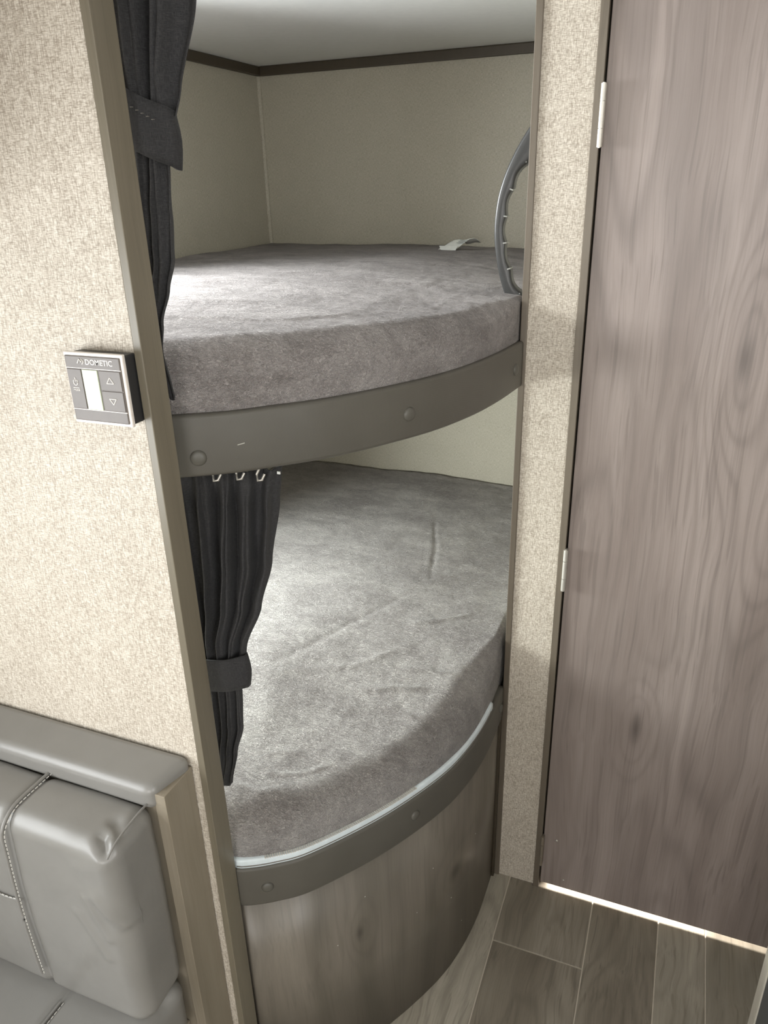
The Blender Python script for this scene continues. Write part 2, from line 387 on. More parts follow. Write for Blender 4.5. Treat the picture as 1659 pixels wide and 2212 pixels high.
# ------------------------------------------------------------------ bathroom door
dr = structure(empty('door_1', (-0.155, YP, 0.012)))
box('door_panel', (-0.1555, 0.462, YP + 0.001, YP + 0.023, 0.012, 1.772), M['door'], dr, 0.0008)
for z0, z1, mt in ((1.547, 1.631, M['silver']), (0.789, 0.875, M['silver']), (0.075, 0.160, M['steel_dull'])):
    h = box('hinge', (-0.1600, -0.1535, 1.2785, 1.2875, z0 + 0.001, z1 - 0.001), mt, dr, 0.001)
    L3 = (z1 - z0)
    for a, b in ((0, 0.29), (0.30, 0.72), (0.73, 1.0)):
        tube('hinge_knuckle', [(-0.1568, 1.2765, z0 + L3 * a), (-0.1568, 1.2765, z0 + L3 * b)], 0.0042 if mt is M['silver'] else 0.0036, mt, h, 12)
    tube('hinge_pin', [(-0.1568, 1.2765, z0 - 0.001), (-0.1568, 1.2765, z1 + 0.001)], 0.002, mt, h, 8)
def bump_dot(name, c, r, mat, parent, d):
    bm = bmesh.new(); bmesh.ops.create_uvsphere(bm, u_segments=12, v_segments=8, radius=r)
    q = Vector(d).to_track_quat('Z', 'Y').to_matrix()
    for v in bm.verts: v.co = Vector(c) + q @ Vector((v.co.x, v.co.y, v.co.z * 0.45))
    return from_bm(name, bm, mat, parent, True)
bump_dot('screw_cap', (-0.127, YP, 0.150), 0.0032, M['silver'], dr, (0, -1, 0))
bump_dot('paint_fleck', (-0.104, YP + 0.0006, 0.037), 0.0018, M['scuff'], dr, (0, -1, 0))
# night light strip inside the bathroom that shines out below the door
nl = empty('toe_kick_light', (0.03, 1.62, 0.0), 'white floor level light glowing under the wooden door', 'light')
box('light_housing', (-0.20, 0.24, 1.62, 1.66, 0.0, 0.19), M['tag'], nl, 0.003)
ld = bpy.data.lights.new('toe_kick_light_lamp', 'AREA'); ld.shape = 'RECTANGLE'; ld.size = 0.36; ld.size_y = 0.03; ld.energy = 20; ld.color = (1.0, 0.93, 0.84)
lo = bpy.data.objects.new('lamp', ld); COL.objects.link(lo); lo.parent = nl; lo.location = (-0.03, -0.006, 0.155); lo.rotation_euler = Vector((0, -1, 0)).to_track_quat('-Z', 'Z').to_euler()

# ------------------------------------------------------------------ bunks
def button(c, curve, off, parent, r=0.0102):
    i = min(range(len(curve)), key=lambda k: (curve[k] - Vector((c[0], c[1], 0))).length)
    t = (curve[min(i + 1, len(curve) - 1)] - curve[max(0, i - 1)]).normalized(); n = Vector((t.y, -t.x, 0))
    p = curve[i] + n * off; p.z = c[2]
    bm = bmesh.new(); prof = [(0, 0.0042), (0.4, 0.0040), (0.75, 0.0031), (0.93, 0.0018), (1.0, 0.0002), (1.0, -0.003)]
    rings = []
    for rr, h in prof:
        rings.append([bm.verts.new(p + (t * math.cos(a) + Vector((0, 0, 1)) * math.sin(a)) * rr * r + n * h) for a in [k * 2 * math.pi / 24 for k in range(24)]])
    for a, b in zip(rings[:-1], rings[1:]):
        for k in range(24): bm.faces.new((a[k], a[(k + 1) % 24], b[(k + 1) % 24], b[k]))
    bmesh.ops.remove_doubles(bm, verts=bm.verts, dist=1e-5)
    return from_bm('button', bm, M['button'], parent, True)

def platform(name, curve, z0, z1, parent):
    pts = [(XL + 0.002, 0.702), (curve[0].x, 0.702)] + [(p.x, p.y) for p in offset(curve, 0.020)[2:]] + [(-0.266, 1.281), (-0.266, YB - 0.002), (XL + 0.002, YB - 0.002)]
    n = len(pts); v = [(x, y, z0) for x, y in pts] + [(x, y, z1) for x, y in pts]
    f = [tuple(range(n))[::-1], tuple(range(n, 2 * n))] + [(i, (i + 1) % n, n + (i + 1) % n, n + i) for i in range(n)]
    return mesh(name, v, f, M['base_wood'], parent)

ub = empty('upper_bunk', (-0.75, 1.4, 1.18), 'upper bunk shelf with curved grey vinyl fascia and three covered buttons', 'bunk bed')
platform('platform', UC, 1.185, 1.222, ub)
fa = sweep('fascia', UC, rprof(-0.003, 0.017, 1.1745, 1.2545, 0.006), M['fascia'], ub)
for c in ((-0.535, 0.724, 1.200), (-0.345, 0.945, 1.211), (-0.2635, 1.243, 1.213)): button(c, UC, 0.003, fa)
mesh('scuff_mark', [(-0.4975, 0.7492, 1.2120), (-0.4905, 0.7545, 1.2135), (-0.4905, 0.7545, 1.2147), (-0.4975, 0.7492, 1.2130), (-0.4970, 0.7510, 1.2125), (-0.4910, 0.7560, 1.2140)], [(0, 1, 2, 3), (0, 4, 5, 1), (3, 2, 5, 4)], M['scuff'], fa)
lb = empty('lower_bunk', (-0.75, 1.4, 0.0), 'lower bunk base with curved wood front, grey vinyl fascia and covered buttons', 'bunk bed')
platform('platform', LC, 0.470, 0.500, lb)
fa2 = sweep('fascia', LC, rprof(-0.003, 0.015, 0.460, 0.541, 0.006), M['fascia'], lb)
for c in ((-0.505, 0.709, 0.499), (-0.335, 0.925, 0.503), (-0.2645, 1.256, 0.500)): button(c, LC, 0.003, fa2, 0.0095)
sweep('front_panel', LC, [(0.004, 0.0), (0.014, 0.0), (0.014, 0.47), (0.004, 0.47)], M['base_wood'], lb)
box('corner_strip', (-0.268, -0.2625, 1.272, 1.281, 0.0, 0.465), M['trim_dark'], lb, 0.001)
random.seed(3)
for (s, z) in ((30, 0.38), (46, 0.25), (52, 0.33), (66, 0.09), (74, 0.28), (60, 0.20), (22, 0.30)):
    p = LC[s]; bump_dot('paint_fleck', (p.x - 0.003, p.y + 0.003, z), 0.0012, M['scuff'], lb, (LC[s + 1] - LC[s]).cross(Vector((0, 0, 1))))

# ------------------------------------------------------------------ mattresses
def mattress(name, curve, z0, ztop, label, mat, wrinkles, seed, edge_r=0.045, rdip=0.0, zleft=0.0, inset=0.010):
    root = empty(name, (-0.7, 1.4, z0), label, 'mattress')
    c = offset(curve, inset)
    front = [Vector((XL + 0.006 + (c[0].x - XL - 0.006) * i / 60, 0.700, 0)) for i in range(60)] + [Vector((p.x, max(p.y, 0.700), 0)) for p in c]
    # more samples across
    U = []
    for a, b in zip(front[:-1], front[1:]):
        U.append(a); U.append(a.lerp(b, 0.5))
    U.append(front[-1])
    U += [Vector((front[-1].x, 1.285 + (YB - 0.02 - 1.285) * (k / 40) ** 1.3, 0)) for k in range(1, 41)]
    m = len(U); mf = m - 40
    for _ in range(12): U = [U[0]] + [(U[k - 1] + U[k] * 2 + U[k + 1]) / 4 for k in range(1, m - 1)] + [U[-1]]
    T = [(U[min(k + 1, m - 1)] - U[max(k - 1, 0)]).normalized() for k in range(m)]
    RI = [0.010 + (edge_r - 0.010) * max(0.0, min(1.0, (mf - 4 - k) / 36)) ** 0.7 for k in range(m)]
    INS = [U[k] - Vector((T[k].y, -T[k].x, 0)) * RI[k] for k in range(m)]
    for _ in range(25): INS = [INS[0]] + [(INS[k - 1] + INS[k] * 2 + INS[k + 1]) / 4 for k in range(1, m - 1)] + [INS[-1]]
    EDGE = INS[::2]; EDGE = [p for p in EDGE if p.x > -0.85]
    NS, NT_ = 26, 150
    v = []; H = ztop - z0; r = edge_r
    for i, p in enumerate(U):
        w = i / (m - 1); r = RI[i]
        t = (U[min(i + 1, m - 1)] - U[max(i - 1, 0)]).normalized(); nrm = Vector((t.y, -t.x, 0))
        bx = XL + 0.006 + (-0.45 - XL - 0.006) * i / mf if i < mf else -0.45 + (0.18) * (i - mf) / (m - 1 - mf)
        q = Vector((bx, YB - 0.006, 0))
        dirv = (q - p)
        for j in range(NS + NT_ + 1):
            if j <= NS:                                   # side wall and rounded shoulder
                s = j / NS; a = max(0.0, (s - 0.55) / 0.45) * math.pi / 2
                zz = z0 + (H - r) * min(1, s / 0.55) + (r * math.sin(a) if s > 0.55 else 0)
                inn = r * (1 - math.cos(a)) if s > 0.55 else 0
                bul = 0.006 * math.sin(min(1, s / 0.85) * math.pi)
                pos = p.lerp(INS[i], inn / r) + nrm * bul; pos = Vector((pos.x, pos.y, zz)); tv = 0
            else:
                tv = (j - NS) / NT_; tv2 = tv ** 1.5
                st = INS[i]; pos = st.lerp(q, tv2) ; pos = Vector((pos.x, pos.y, ztop))
            dd = 0.0 if j <= NS else math.sqrt(min((pos.x - e_.x) ** 2 + (pos.y - e_.y) ** 2 for e_ in EDGE))
            crown = min(1, dd / 0.40); crown = crown * crown * (3 - 2 * crown)
            fade = min(1, max(0, (pos.z - z0 - 0.03) / (H - 0.03)))
            dz = (0.050 if edge_r > 0.05 else 0.010) * crown + (0.036 * max(0, min(1, (pos.y - 1.02) / 0.24)) * (1 - crown) + 0.016 * max(0, min(1, (0.84 - pos.y) / 0.12)) * (1 - crown) if edge_r > 0.05 else 0) + 0.0035 * nz(pos, 6, seed) + 0.0018 * nz(pos, 17, seed + 4) + 0.0008 * nz(pos, 60, seed)
            dz += -rdip * max(0, (pos.x + 0.45) / 0.19) * (1 - crown * 0.6) + zleft * max(0, min(1, (-0.45 - pos.x) / 0.3))
            for (pl, amp, wd) in wrinkles:
                bd, bt = 9.0, 0.0; nseg = len(pl) - 1; pp = Vector((pos.x + 0.004 * nz(pos, 40, seed), pos.y + 0.004 * nz(pos, 40, seed + 1), 0))
                for k_ in range(nseg):
                    ab = pl[k_ + 1] - pl[k_]; tt = max(0, min(1, (pp - pl[k_]).dot(ab) / ab.length_squared)); d = (pp - pl[k_] - ab * tt).length
                    if d < bd: bd = d; bt = (k_ + tt) / nseg
                if bd < wd * 3:
                    tp = min(1, 5 * bt, 3 * (1 - bt)); tp = tp * tp * (3 - 2 * tp)
                    dz += (0.8 * math.exp(-(bd / (0.8 * wd)) ** 2) if amp > 0 else 0.42 * math.exp(-(bd / (0.7 * wd)) ** 2)) * amp * tp
            if j <= NS:
                e = 0.0020 * nz((pos.x * 2.2, pos.y * 2.2, pos.z * 26), 2.2, seed + 9) + 0.0012 * nz((pos.x * 6, pos.y * 6, pos.z * 30), 2.5, seed + 2)
                e -= 0.0022 * math.exp(-((pos.z - (z0 + H * 0.60)) / 0.004) ** 2)          # stitched side seam
                pos += nrm * e * min(1.0, (1 - s) / 0.35)
                dz *= fade
            pos.z += dz; pos.x = min(-0.266, max(XL + 0.003, pos.x)); pos.y = min(YB - 0.003, pos.y)
            v.append(pos)
    k = NS + NT_ + 1; f = []
    for i in range(m - 1):
        for j in range(k - 1): f.append((i * k + j, (i + 1) * k + j, (i + 1) * k + j + 1, i * k + j + 1))
    nb = len(v)
    for i in range(m): v.append(Vector((v[i * k].x, v[i * k].y, z0))); v.append(Vector((v[i * k + k - 1].x, v[i * k + k - 1].y, z0)))
    for i in range(m - 1):
        a, b = nb + 2 * i, nb + 2 * i + 2
        f.append((a + 1, a, b, b + 1)) ; f.append((i * k + k - 1, (i + 1) * k + k - 1, b + 1, a + 1)); f.append((a, i * k, (i + 1) * k, b))
    mesh('plush_cover', v, f, mat, root, True)
    return root
V2 = lambda *a: [Vector((x, y, 0)) for x, y in a]
mattress('mattress', UC, 1.2235, 1.338, 'grey plush mattress lying on the upper bunk', M['plush_u'],
         [(V2((-0.9, 0.95), (-0.7, 0.98), (-0.55, 1.02)), 0.004, 0.012), (V2((-0.9, 1.15), (-0.6, 1.22)), 0.003, 0.012),
          (V2((-0.62, 1.25), (-0.45, 1.3), (-0.35, 1.33)), 0.004, 0.012), (V2((-0.75, 0.85), (-0.5, 0.9), (-0.42, 1.0)), 0.003, 0.010)],
         3.1, 0.035, 0.016, 0.004)
lm = mattress('mattress', LC, 0.5015, 0.622, 'grey plush mattress lying on the lower bunk', M['plush_l'],
         [(V2((-0.575, 1.78), (-0.515, 1.60), (-0.475, 1.43)), -0.005, 0.009), (V2((-0.475, 1.43), (-0.56, 1.25), (-0.63, 1.10), (-0.70, 0.98)), -0.005, 0.009),
          (V2((-0.47, 1.25), (-0.40, 1.30), (-0.33, 1.36)), 0.004, 0.009), (V2((-0.66, 1.02), (-0.52, 1.10), (-0.42, 1.22)), 0.003, 0.007),
          (V2((-0.36, 1.10), (-0.42, 1.08), (-0.52, 1.04)), 0.005, 0.009), (V2((-0.33, 1.15), (-0.45, 1.13)), 0.004, 0.008), (V2((-0.36, 1.02), (-0.44, 1.04)), 0.004, 0.008),
          (V2((-0.56, 0.80), (-0.50, 0.82), (-0.44, 0.88)), 0.004, 0.008), (V2((-0.58, 0.84), (-0.50, 0.88)), 0.003, 0.008), (V2((-0.60, 0.76), (-0.53, 0.76), (-0.49, 0.79)), 0.006, 0.010),
          (V2((-0.9, 1.35), (-0.7, 1.45), (-0.55, 1.52)), 0.004, 0.012), (V2((-0.85, 1.2), (-0.68, 1.32)), 0.004, 0.012), (V2((-0.9, 1.6), (-0.7, 1.7)), 0.004, 0.014)],
         8.7, 0.056, 0.0, 0.0, 0.012)
zc = offset(LC, 0.002)[0:86]
zp = sweep('zipper', zc, rprof(-0.0016, 0.012, 0.538, 0.5565, 0.004, 4), M['zip'], lm)
sweep('zipper_tape', offset(LC, 0.0005)[1:84], rprof(-0.0016, 0.004, 0.5440, 0.5455, 0.0005, 1), M['thread_dark'], zp)
bm = bmesh.new()
for s in range(7, 46):
    for q in (0.1, 0.6):
        a = zc[s].lerp(zc[s + 1], q); b = zc[s].lerp(zc[s + 1], q + 0.32); t = (b - a).normalized(); n = Vector((t.y, -t.x, 0)) * 0.0018
        for z in (0.5572,):
            pts = [a + n * 1.6, b + n * 1.6, b - n * 2, a - n * 2]; lo_ = [bm.verts.new((p.x, p.y, z - 0.001)) for p in pts]; hi_ = [bm.verts.new((p.x, p.y, z + 0.0006)) for p in pts]
            bm.faces.new(hi_); bm.faces.new(lo_[::-1])
            for k in range(4): bm.faces.new((lo_[k], lo_[(k + 1) % 4], hi_[(k + 1) % 4], hi_[k]))
st = from_bm('stitching', bm, M['thread'], zp); st['kind'] = 'stuff'

# ------------------------------------------------------------------ curtains
def curtain_cloth(name, rows, folds, mat, parent, seed, nu=150, thick=0.0012):
    """rows: list of (z, L(x,y), R(x,y), amp); smooth between them"""
    rows = sorted(rows, key=lambda r: -r[0])
    v = []; nv = 150; zt, zb = rows[0][0], rows[-1][0]
    def at(z):
        for a, b in zip(rows[:-1], rows[1:]):
            if a[0] >= z >= b[0]:
                u = (a[0] - z) / max(1e-9, a[0] - b[0]); u = u * u * (3 - 2 * u) * 0.6 + u * 0.4
                return Vector(a[1]).lerp(Vector(b[1]), u), Vector(a[2]).lerp(Vector(b[2]), u), a[3] + (b[3] - a[3]) * u
        return Vector(rows[-1][1]), Vector(rows[-1][2]), rows[-1][3]
    for j in range(nv + 1):
        z = zt + (zb - zt) * j / nv; L, R, amp = at(z); d = (R - L); n = Vector((d.y, -d.x)).normalized()
        bow = parent.get('bow', 0.0)
        for i in range(nu + 1):
            s = i / nu
            ss = s + 0.07 * noise.noise(Vector((s * 3.3, z * 4, seed))) + 0.03 * noise.noise(Vector((s * 7, z * 11, seed + 3)))
            ph = 2 * math.pi * folds * ss
            w = (math.sin(ph) + 0.25 * math.sin(2 * ph + 1.0)) * (1 + 0.45 * noise.noise(Vector((s * 5, z * 3, seed + 8)))) + 0.30 * math.sin(2.3 * ph + z * 9 + seed)
            e = amp * w + 0.0024 * noise.noise(Vector((s * 14, z * 22, seed + 5)))
            lat = amp * 0.18 * math.cos(ph) * (0 if s in (0, 1) else 1) * min(1, 6 * s, 6 * (1 - s))
            p = L + d * s + n * (e + bow * math.sin(math.pi * s)) + d.normalized() * lat
            v.append((p.x, p.y, z + (0.004 * math.sin(ph) if j == nv else 0)))
    f = [(j * (nu + 1) + i, j * (nu + 1) + i + 1, (j + 1) * (nu + 1) + i + 1, (j + 1) * (nu + 1) + i) for j in range(nv) for i in range(nu)]
    o = mesh(name, v, f, mat, parent, True)
    m = o.modifiers.new('thick', 'SOLIDIFY'); m.thickness = thick; m.offset = 0
    return o
def band(name, zc_l, zc_r, h, L, R, dep, mat, parent, n=64):
    """cloth tieback wrapped round a bunch: an oval sleeve from L to R"""
    v = []; f = []; K = 7
    c = (Vector(L) + Vector(R)) / 2; a = (Vector(R) - Vector(L)) / 2; b = Vector((a.y, -a.x)).normalized() * dep
    for k in range(K):
        u = k / (K - 1)
        for i in range(n):
            t = 2 * math.pi * i / n; ct, st_ = math.cos(t), math.sin(t)
            ex = math.copysign(abs(ct) ** 0.75, ct); ey = math.copysign(abs(st_) ** 0.75, st_)
            fl = 1.0 + 0.05 * math.sin(u * math.pi) + 0.015 * math.sin(5 * t + 6 * u)
            p = c + a * ex * fl + b * ey * fl
            s = (ex + 1) / 2; z = zc_l + (zc_r - zc_l) * s + h * (0.5 - u) + 0.0015 * math.sin(3 * t)
            v.append((p.x, p.y, z))
    for k in range(K - 1):
        for i in range(n): f.append((k * n + i, k * n + (i + 1) % n, (k + 1) * n + (i + 1) % n, (k + 1) * n + i))
    o = mesh(name, v, f, mat, parent, True); m = o.modifiers.new('thick', 'SOLIDIFY'); m.thickness = 0.003; m.offset = -1
    return o
cu = empty('curtain', (-0.55, 0.72, 1.285), 'charcoal cloth curtain gathered by a tieback beside the upper bunk', 'curtain')
curtain_cloth('cloth', [(1.795, (-0.640, 0.716), (-0.445, 0.765), 0.012), (1.67, (-0.618, 0.718), (-0.484, 0.738), 0.011), (1.596, (-0.600, 0.720), (-0.504, 0.726), 0.007),
                        (1.560, (-0.592, 0.718), (-0.514, 0.722), 0.005), (1.525, (-0.590, 0.716), (-0.524, 0.718), 0.005), (1.48, (-0.592, 0.714), (-0.530, 0.718), 0.006), (1.4325, (-0.596, 0.711), (-0.533, 0.717), 0.006), (1.40, (-0.598, 0.707), (-0.540, 0.712), 0.005),
                        (1.365, (-0.598, 0.702), (-0.549, 0.704), 0.004), (1.335, (-0.594, 0.697), (-0.550, 0.699), 0.003), (1.282, (-0.592, 0.695), (-0.540, 0.697), 0.0018)], 3.0, M['curtain'], cu, 2.0)
tb = band('tieback', 1.596, 1.549, 0.056, (-0.604, 0.719), (-0.5135, 0.722), 0.018, M['curtain_band'], cu)
bm = bmesh.new()
for i in range(11):
    s = i / 10; x = -0.585 + 0.06 * s; z = 1.586 + 0.012 - 0.031 * s; bm_box(bm, x, x + 0.0022, 0.6993, 0.7020, z, z + 0.0007)
st = from_bm('stitching', bm, M['thread_dark'], tb); st['kind'] = 'stuff'
sweep('curtain_track', offset(UC, 0.028)[4:], rprof(-0.006, 0.006, 1.796, ZC, 0.002, 2), M['tag'], cu)

cl = empty('curtain', (-0.55, 0.74, 0.66), 'charcoal cloth curtain hanging below the upper bunk fascia beside the lower mattress', 'curtain')
cl['bow'] = 0.008
curtain_cloth('cloth', [(1.168, (-0.600, 0.740), (-0.472, 0.808), 0.010), (1.150, (-0.600, 0.740), (-0.4735, 0.806), 0.006), (1.120, (-0.600, 0.740), (-0.476, 0.802), 0.014), (1.04, (-0.598, 0.738), (-0.484, 0.784), 0.014), (0.98, (-0.592, 0.736), (-0.494, 0.764), 0.012),
                        (0.92, (-0.588, 0.734), (-0.513, 0.744), 0.007), (0.88, (-0.585, 0.732), (-0.518, 0.738), 0.005), (0.85, (-0.585, 0.732), (-0.526, 0.738), 0.005), (0.78, (-0.588, 0.732), (-0.532, 0.740), 0.006), (0.73, (-0.590, 0.732), (-0.546, 0.738), 0.005), (0.664, (-0.596, 0.732), (-0.561, 0.734), 0.0025)], 4.5, M['curtain'], cl, 6.0)
tb2 = band('tieback', 0.872, 0.886, 0.052, (-0.595, 0.728), (-0.509, 0.735), 0.015, M['curtain_band'], cl)
tr = offset(UC, 0.034)
sweep('curtain_track', tr[4:], rprof(-0.006, 0.006, 1.172, 1.185, 0.002, 2), M['silver'], cl)
for hx, hy, hz in ((-0.530, 0.742, 0.012), (-0.507, 0.760, 0.010), (-0.487, 0.776, 0.005)):          # nickel curtain hooks below the fascia
    tube('curtain_hook', [(hx, hy + 0.010, 1.184), (hx, hy + 0.004, 1.170 + hz), (hx - 0.004, hy, 1.160 + hz), (hx - 0.002, hy - 0.002, 1.152 + hz), (hx + 0.003, hy, 1.153 + hz), (hx + 0.005, hy + 0.004, 1.160 + hz)], 0.0018, M['silver'], cl, 8)
box('hem_label', (-0.4735, -0.4690, 0.797, 0.7985, 1.160, 1.1635), M['tag'], cl)

# ------------------------------------------------------------------ grab handle on the bunk end wall
gh = empty('grab_handle', (-0.256, 1.34, 1.30), 'charcoal plastic D shaped grab handle beside the upper mattress', 'handle')
def handle():
    path = [(-0.258, 1.285), (-0.268, 1.296), (-0.290, 1.325), (-0.306, 1.362), (-0.3155, 1.405), (-0.317, 1.440), (-0.312, 1.478), (-0.300, 1.512), (-0.283, 1.542), (-0.266, 1.564), (-0.258, 1.572)]
    C = catmull([(x, 0, z) for x, z in path], 72); v = []; f = []; n = 16
    for i, p in enumerate(C):
        t = (C[min(i + 1, 72)] - C[max(0, i - 1)]).normalized(); nn = Vector((t.z, 0, -t.x)); nn = nn if nn.x > 0 or True else -nn
        s = i / 72; w = 0.0098 + 0.010 * (abs(2 * s - 1) ** 2.2); dpt = 0.011 + 0.004 * abs(2 * s - 1) ** 2
        inner = 1.0 - (0.42 * abs(math.sin(s * math.pi * 7)) if 0.15 < s < 0.85 else 0)
        for k in range(n):
            a = 2 * math.pi * k / n; ca, sa = math.cos(a), math.sin(a)
            ex = math.copysign(abs(ca) ** 0.42, ca); ey = math.copysign(abs(sa) ** 0.42, sa)
            ww = w * (inner if ex > 0 else 1.0)
            v.append((p.x + nn.x * ex * ww, 1.342 + ey * dpt, p.z + nn.z * ex * ww))
    for i in range(72):
        for k in range(n): f.append((i * n + k, i * n + (k + 1) % n, (i + 1) * n + (k + 1) % n, (i + 1) * n + k))
    f.append(tuple(range(n))[::-1]); f.append(tuple(72 * n + k for k in range(n)))
    grip = mesh('grip', v, f, M['handle'], gh, True)
    for s in (10, 21, 31, 41, 51, 62):                 # little ribs between the finger notches
        p = C[s]; t = (C[s + 1] - C[s - 1]).normalized(); nn = Vector((t.z, 0, -t.x)); q = p + nn * 0.0086
        bm = bmesh.new(); bm_box(bm, -0.003, 0.0030, -0.0125, 0.0095, -0.0011, 0.0011, 0.0003, 1)
        R = Matrix((nn, Vector((0, 1, 0)), t)).transposed()
        for vv in bm.verts: vv.co = Vector((q.x, 1.342, q.z)) + R @ vv.co
        from_bm('rib', bm, M['rib'], grip)
    for z in (1.283, 1.572):
        box('mounting_foot', (-0.2600, -0.2545, 1.322, 1.362, z - 0.022, z + 0.022), M['handle'], gh, 0.0025)
handle()

# ------------------------------------------------------------------ paper tag on the upper mattress
pt = empty('paper_tag', (-0.58, 2.0, 1.352), 'small white folded paper tag on the upper mattress by the back wall', 'tag')
v = []; f = []
prof = [(-0.012, 1.908, 1.3535), (-0.008, 1.922, 1.3575), (-0.004, 1.945, 1.364), (0.000, 1.966, 1.371), (0.004, 1.985, 1.377), (0.010, 2.000, 1.379), (0.014, 2.012, 1.3755), (0.018, 2.022, 1.366)]
for i in range(13):
    s = i / 12; x = -0.594 + 0.040 * s
    for (dx, y, z) in prof: v.append((x + dx * 1.6, 1.95 + (y - 1.95) * 0.75, 1.3505 + (z - 1.3535) * 0.85 + 0.002 * math.sin(s * 5 + y * 30)))
k = len(prof); f = [(i * k + j, (i + 1) * k + j, (i + 1) * k + j + 1, i * k + j + 1) for i in range(12) for j in range(k - 1)]
o = mesh('sheet', v, f, M['tag'], pt, True); m = o.modifiers.new('t', 'SOLIDIFY'); m.thickness = 0.0008
v2 = [(-0.606, 1.915, 1.3510), (-0.566, 1.912, 1.3505), (-0.566, 1.932, 1.3582), (-0.616, 1.934, 1.3592)]
o = mesh('folded_flap', v2, [(0, 1, 2, 3)], M['tag'], pt); m = o.modifiers.new('t', 'SOLIDIFY'); m.thickness = 0.0008
bm = bmesh.new()
for j, (y, z) in enumerate(((1.955, 1.3695), (1.964, 1.3725), (1.973, 1.3755))): bm_box(bm, -0.576 + 0.003 * j, -0.557 + 0.003 * j, 1.95 + (y - 1.95) * 0.75, 1.953 + (y - 1.95) * 0.75, 1.3512 + (z - 1.3535) * 0.85 - 0.001, 1.3512 + (z - 1.3535) * 0.85 + 0.0006)
from_bm('printed_lines', bm, M['tagprint'], pt)

# ------------------------------------------------------------------ thermostat
th = empty('thermostat', (-0.591, YF, 1.263), 'grey wall thermostat with blank screen and arrow buttons on linen wallpaper', 'thermostat')
TX0, TX1, TZ0, TZ1 = -0.631, -0.551, 1.264, 1.344
box('housing', (TX0 + 0.002, TX1 - 0.001, YF - 0.019, YF - 0.0002, TZ0 + 0.002, TZ1 - 0.002), M['black_plastic'], th, 0.003, 3)
bez = box('bezel', (TX0, TX1, YF - 0.0235, YF - 0.0185, TZ0, TZ1), M['th_bezel'], th, 0.0018, 3)
yf = YF - 0.0250
fc = box('face_plate', (TX0 + 0.0025, TX1 - 0.0035, yf, YF - 0.020, TZ0 + 0.0035, TZ1 - 0.0035), M['th_face'], th, 0.0012, 2)
X = lambda u: TX0 + 0.0025 + u * (TX1 - TX0 - 0.006)
Z = lambda w: TZ0 + 0.0035 + w * (TZ1 - TZ0 - 0.007)
yb = yf - 0.0009
for nm, u0, u1, w0, w1 in (('mode_button', 0.015, 0.275, 0.195, 0.80), ('up_button', 0.600, 0.985, 0.505, 0.80), ('down_button', 0.600, 0.985, 0.195, 0.495)):
    b_ = box(nm, (X(u0), X(u1), yb, yf + 0.001, Z(w0), Z(w1)), M['th_face'], th, 0.0006, 2)
    if nm == 'mode_button':
        cx, cz = X(0.145), Z(0.60); r = 0.0034
        tube('power_symbol', [(cx + r * math.sin(a) * 0.85, yb - 0.0002, cz + r * math.cos(a)) for a in [math.radians(40 + 280 * k / 24) for k in range(25)]], 0.0006, M['th_print'], b_, 6)
        tube('power_symbol', [(cx, yb - 0.0002, cz + 0.0008), (cx, yb - 0.0002, cz + 0.0052)], 0.0006, M['th_print'], b_, 6)
        tube('underline', [(cx - 0.0042, yb - 0.0002, cz - 0.0062), (cx + 0.0042, yb - 0.0002, cz - 0.0062)], 0.0005, M['th_print'], b_, 6)
    else:
        cx, cz = X(0.79), Z(0.655 if nm == 'up_button' else 0.345); d = 1 if nm == 'up_button' else -1; w = 0.0046
        tri = [(cx - w, yb - 0.0002, cz - 0.0028 * d), (cx, yb - 0.0002, cz + 0.0036 * d), (cx + w, yb - 0.0002, cz - 0.0028 * d), (cx - w, yb - 0.0002, cz - 0.0028 * d)]
        for a, b in zip(tri[:-1], tri[1:]): tube('arrow_outline', [a, b], 0.00055, M['th_print'], b_, 6)
for w in (0.815, 0.180):
    box('groove', (X(0.0), X(1.0), yf - 0.0002, yf + 0.001, Z(w) - 0.0003, Z(w) + 0.0003), M['th_bezel'], th)
sc = box('screen', (X(0.295), X(0.575), yf - 0.0012, yf + 0.001, Z(0.19), Z(0.80)), M['th_screen'], th, 0.0004, 1)
def text(name, s, size, x, z, y, mat, parent, bold=0.0):
    cu_ = bpy.data.curves.new('txt', 'FONT'); cu_.body = s; cu_.size = size; cu_.align_x = 'LEFT'; cu_.extrude = 0.00012; cu_.offset = bold; cu_.resolution_u = 3
    t = bpy.data.objects.new('txt', cu_); COL.objects.link(t)
    bpy.context.view_layer.update()
    me = bpy.data.meshes.new_from_object(t.evaluated_get(bpy.context.evaluated_depsgraph_get())); bpy.data.objects.remove(t); bpy.data.curves.remove(cu_)
    me.transform(Matrix.Translation((x, y, z)) @ Matrix.Rotation(math.pi / 2, 4, 'X'))
    me.materials.clear(); return link(name, me, mat, parent)
text('brand_lettering', 'DOMETIC', 0.0084, X(0.375), Z(0.875), yf - 0.0002, M['th_print'], th, 0.00010)
text('mode_lettering', 'MODE', 0.0030, X(0.145) - 0.0044, Z(0.60) - 0.0098, yb - 0.0002, M['th_print'], th, 0.00005)
zl = Z(0.875)
for pts in ([(0.235, 0.001), (0.275, 0.0058), (0.310, 0.0022)], [(0.315, 0.0058), (0.350, 0.0030), (0.315, 0.0002)]):
    tube('brand_emblem', [(X(u), yf - 0.0002, zl + h) for u, h in pts], 0.0008, M['th_print'], th, 6)

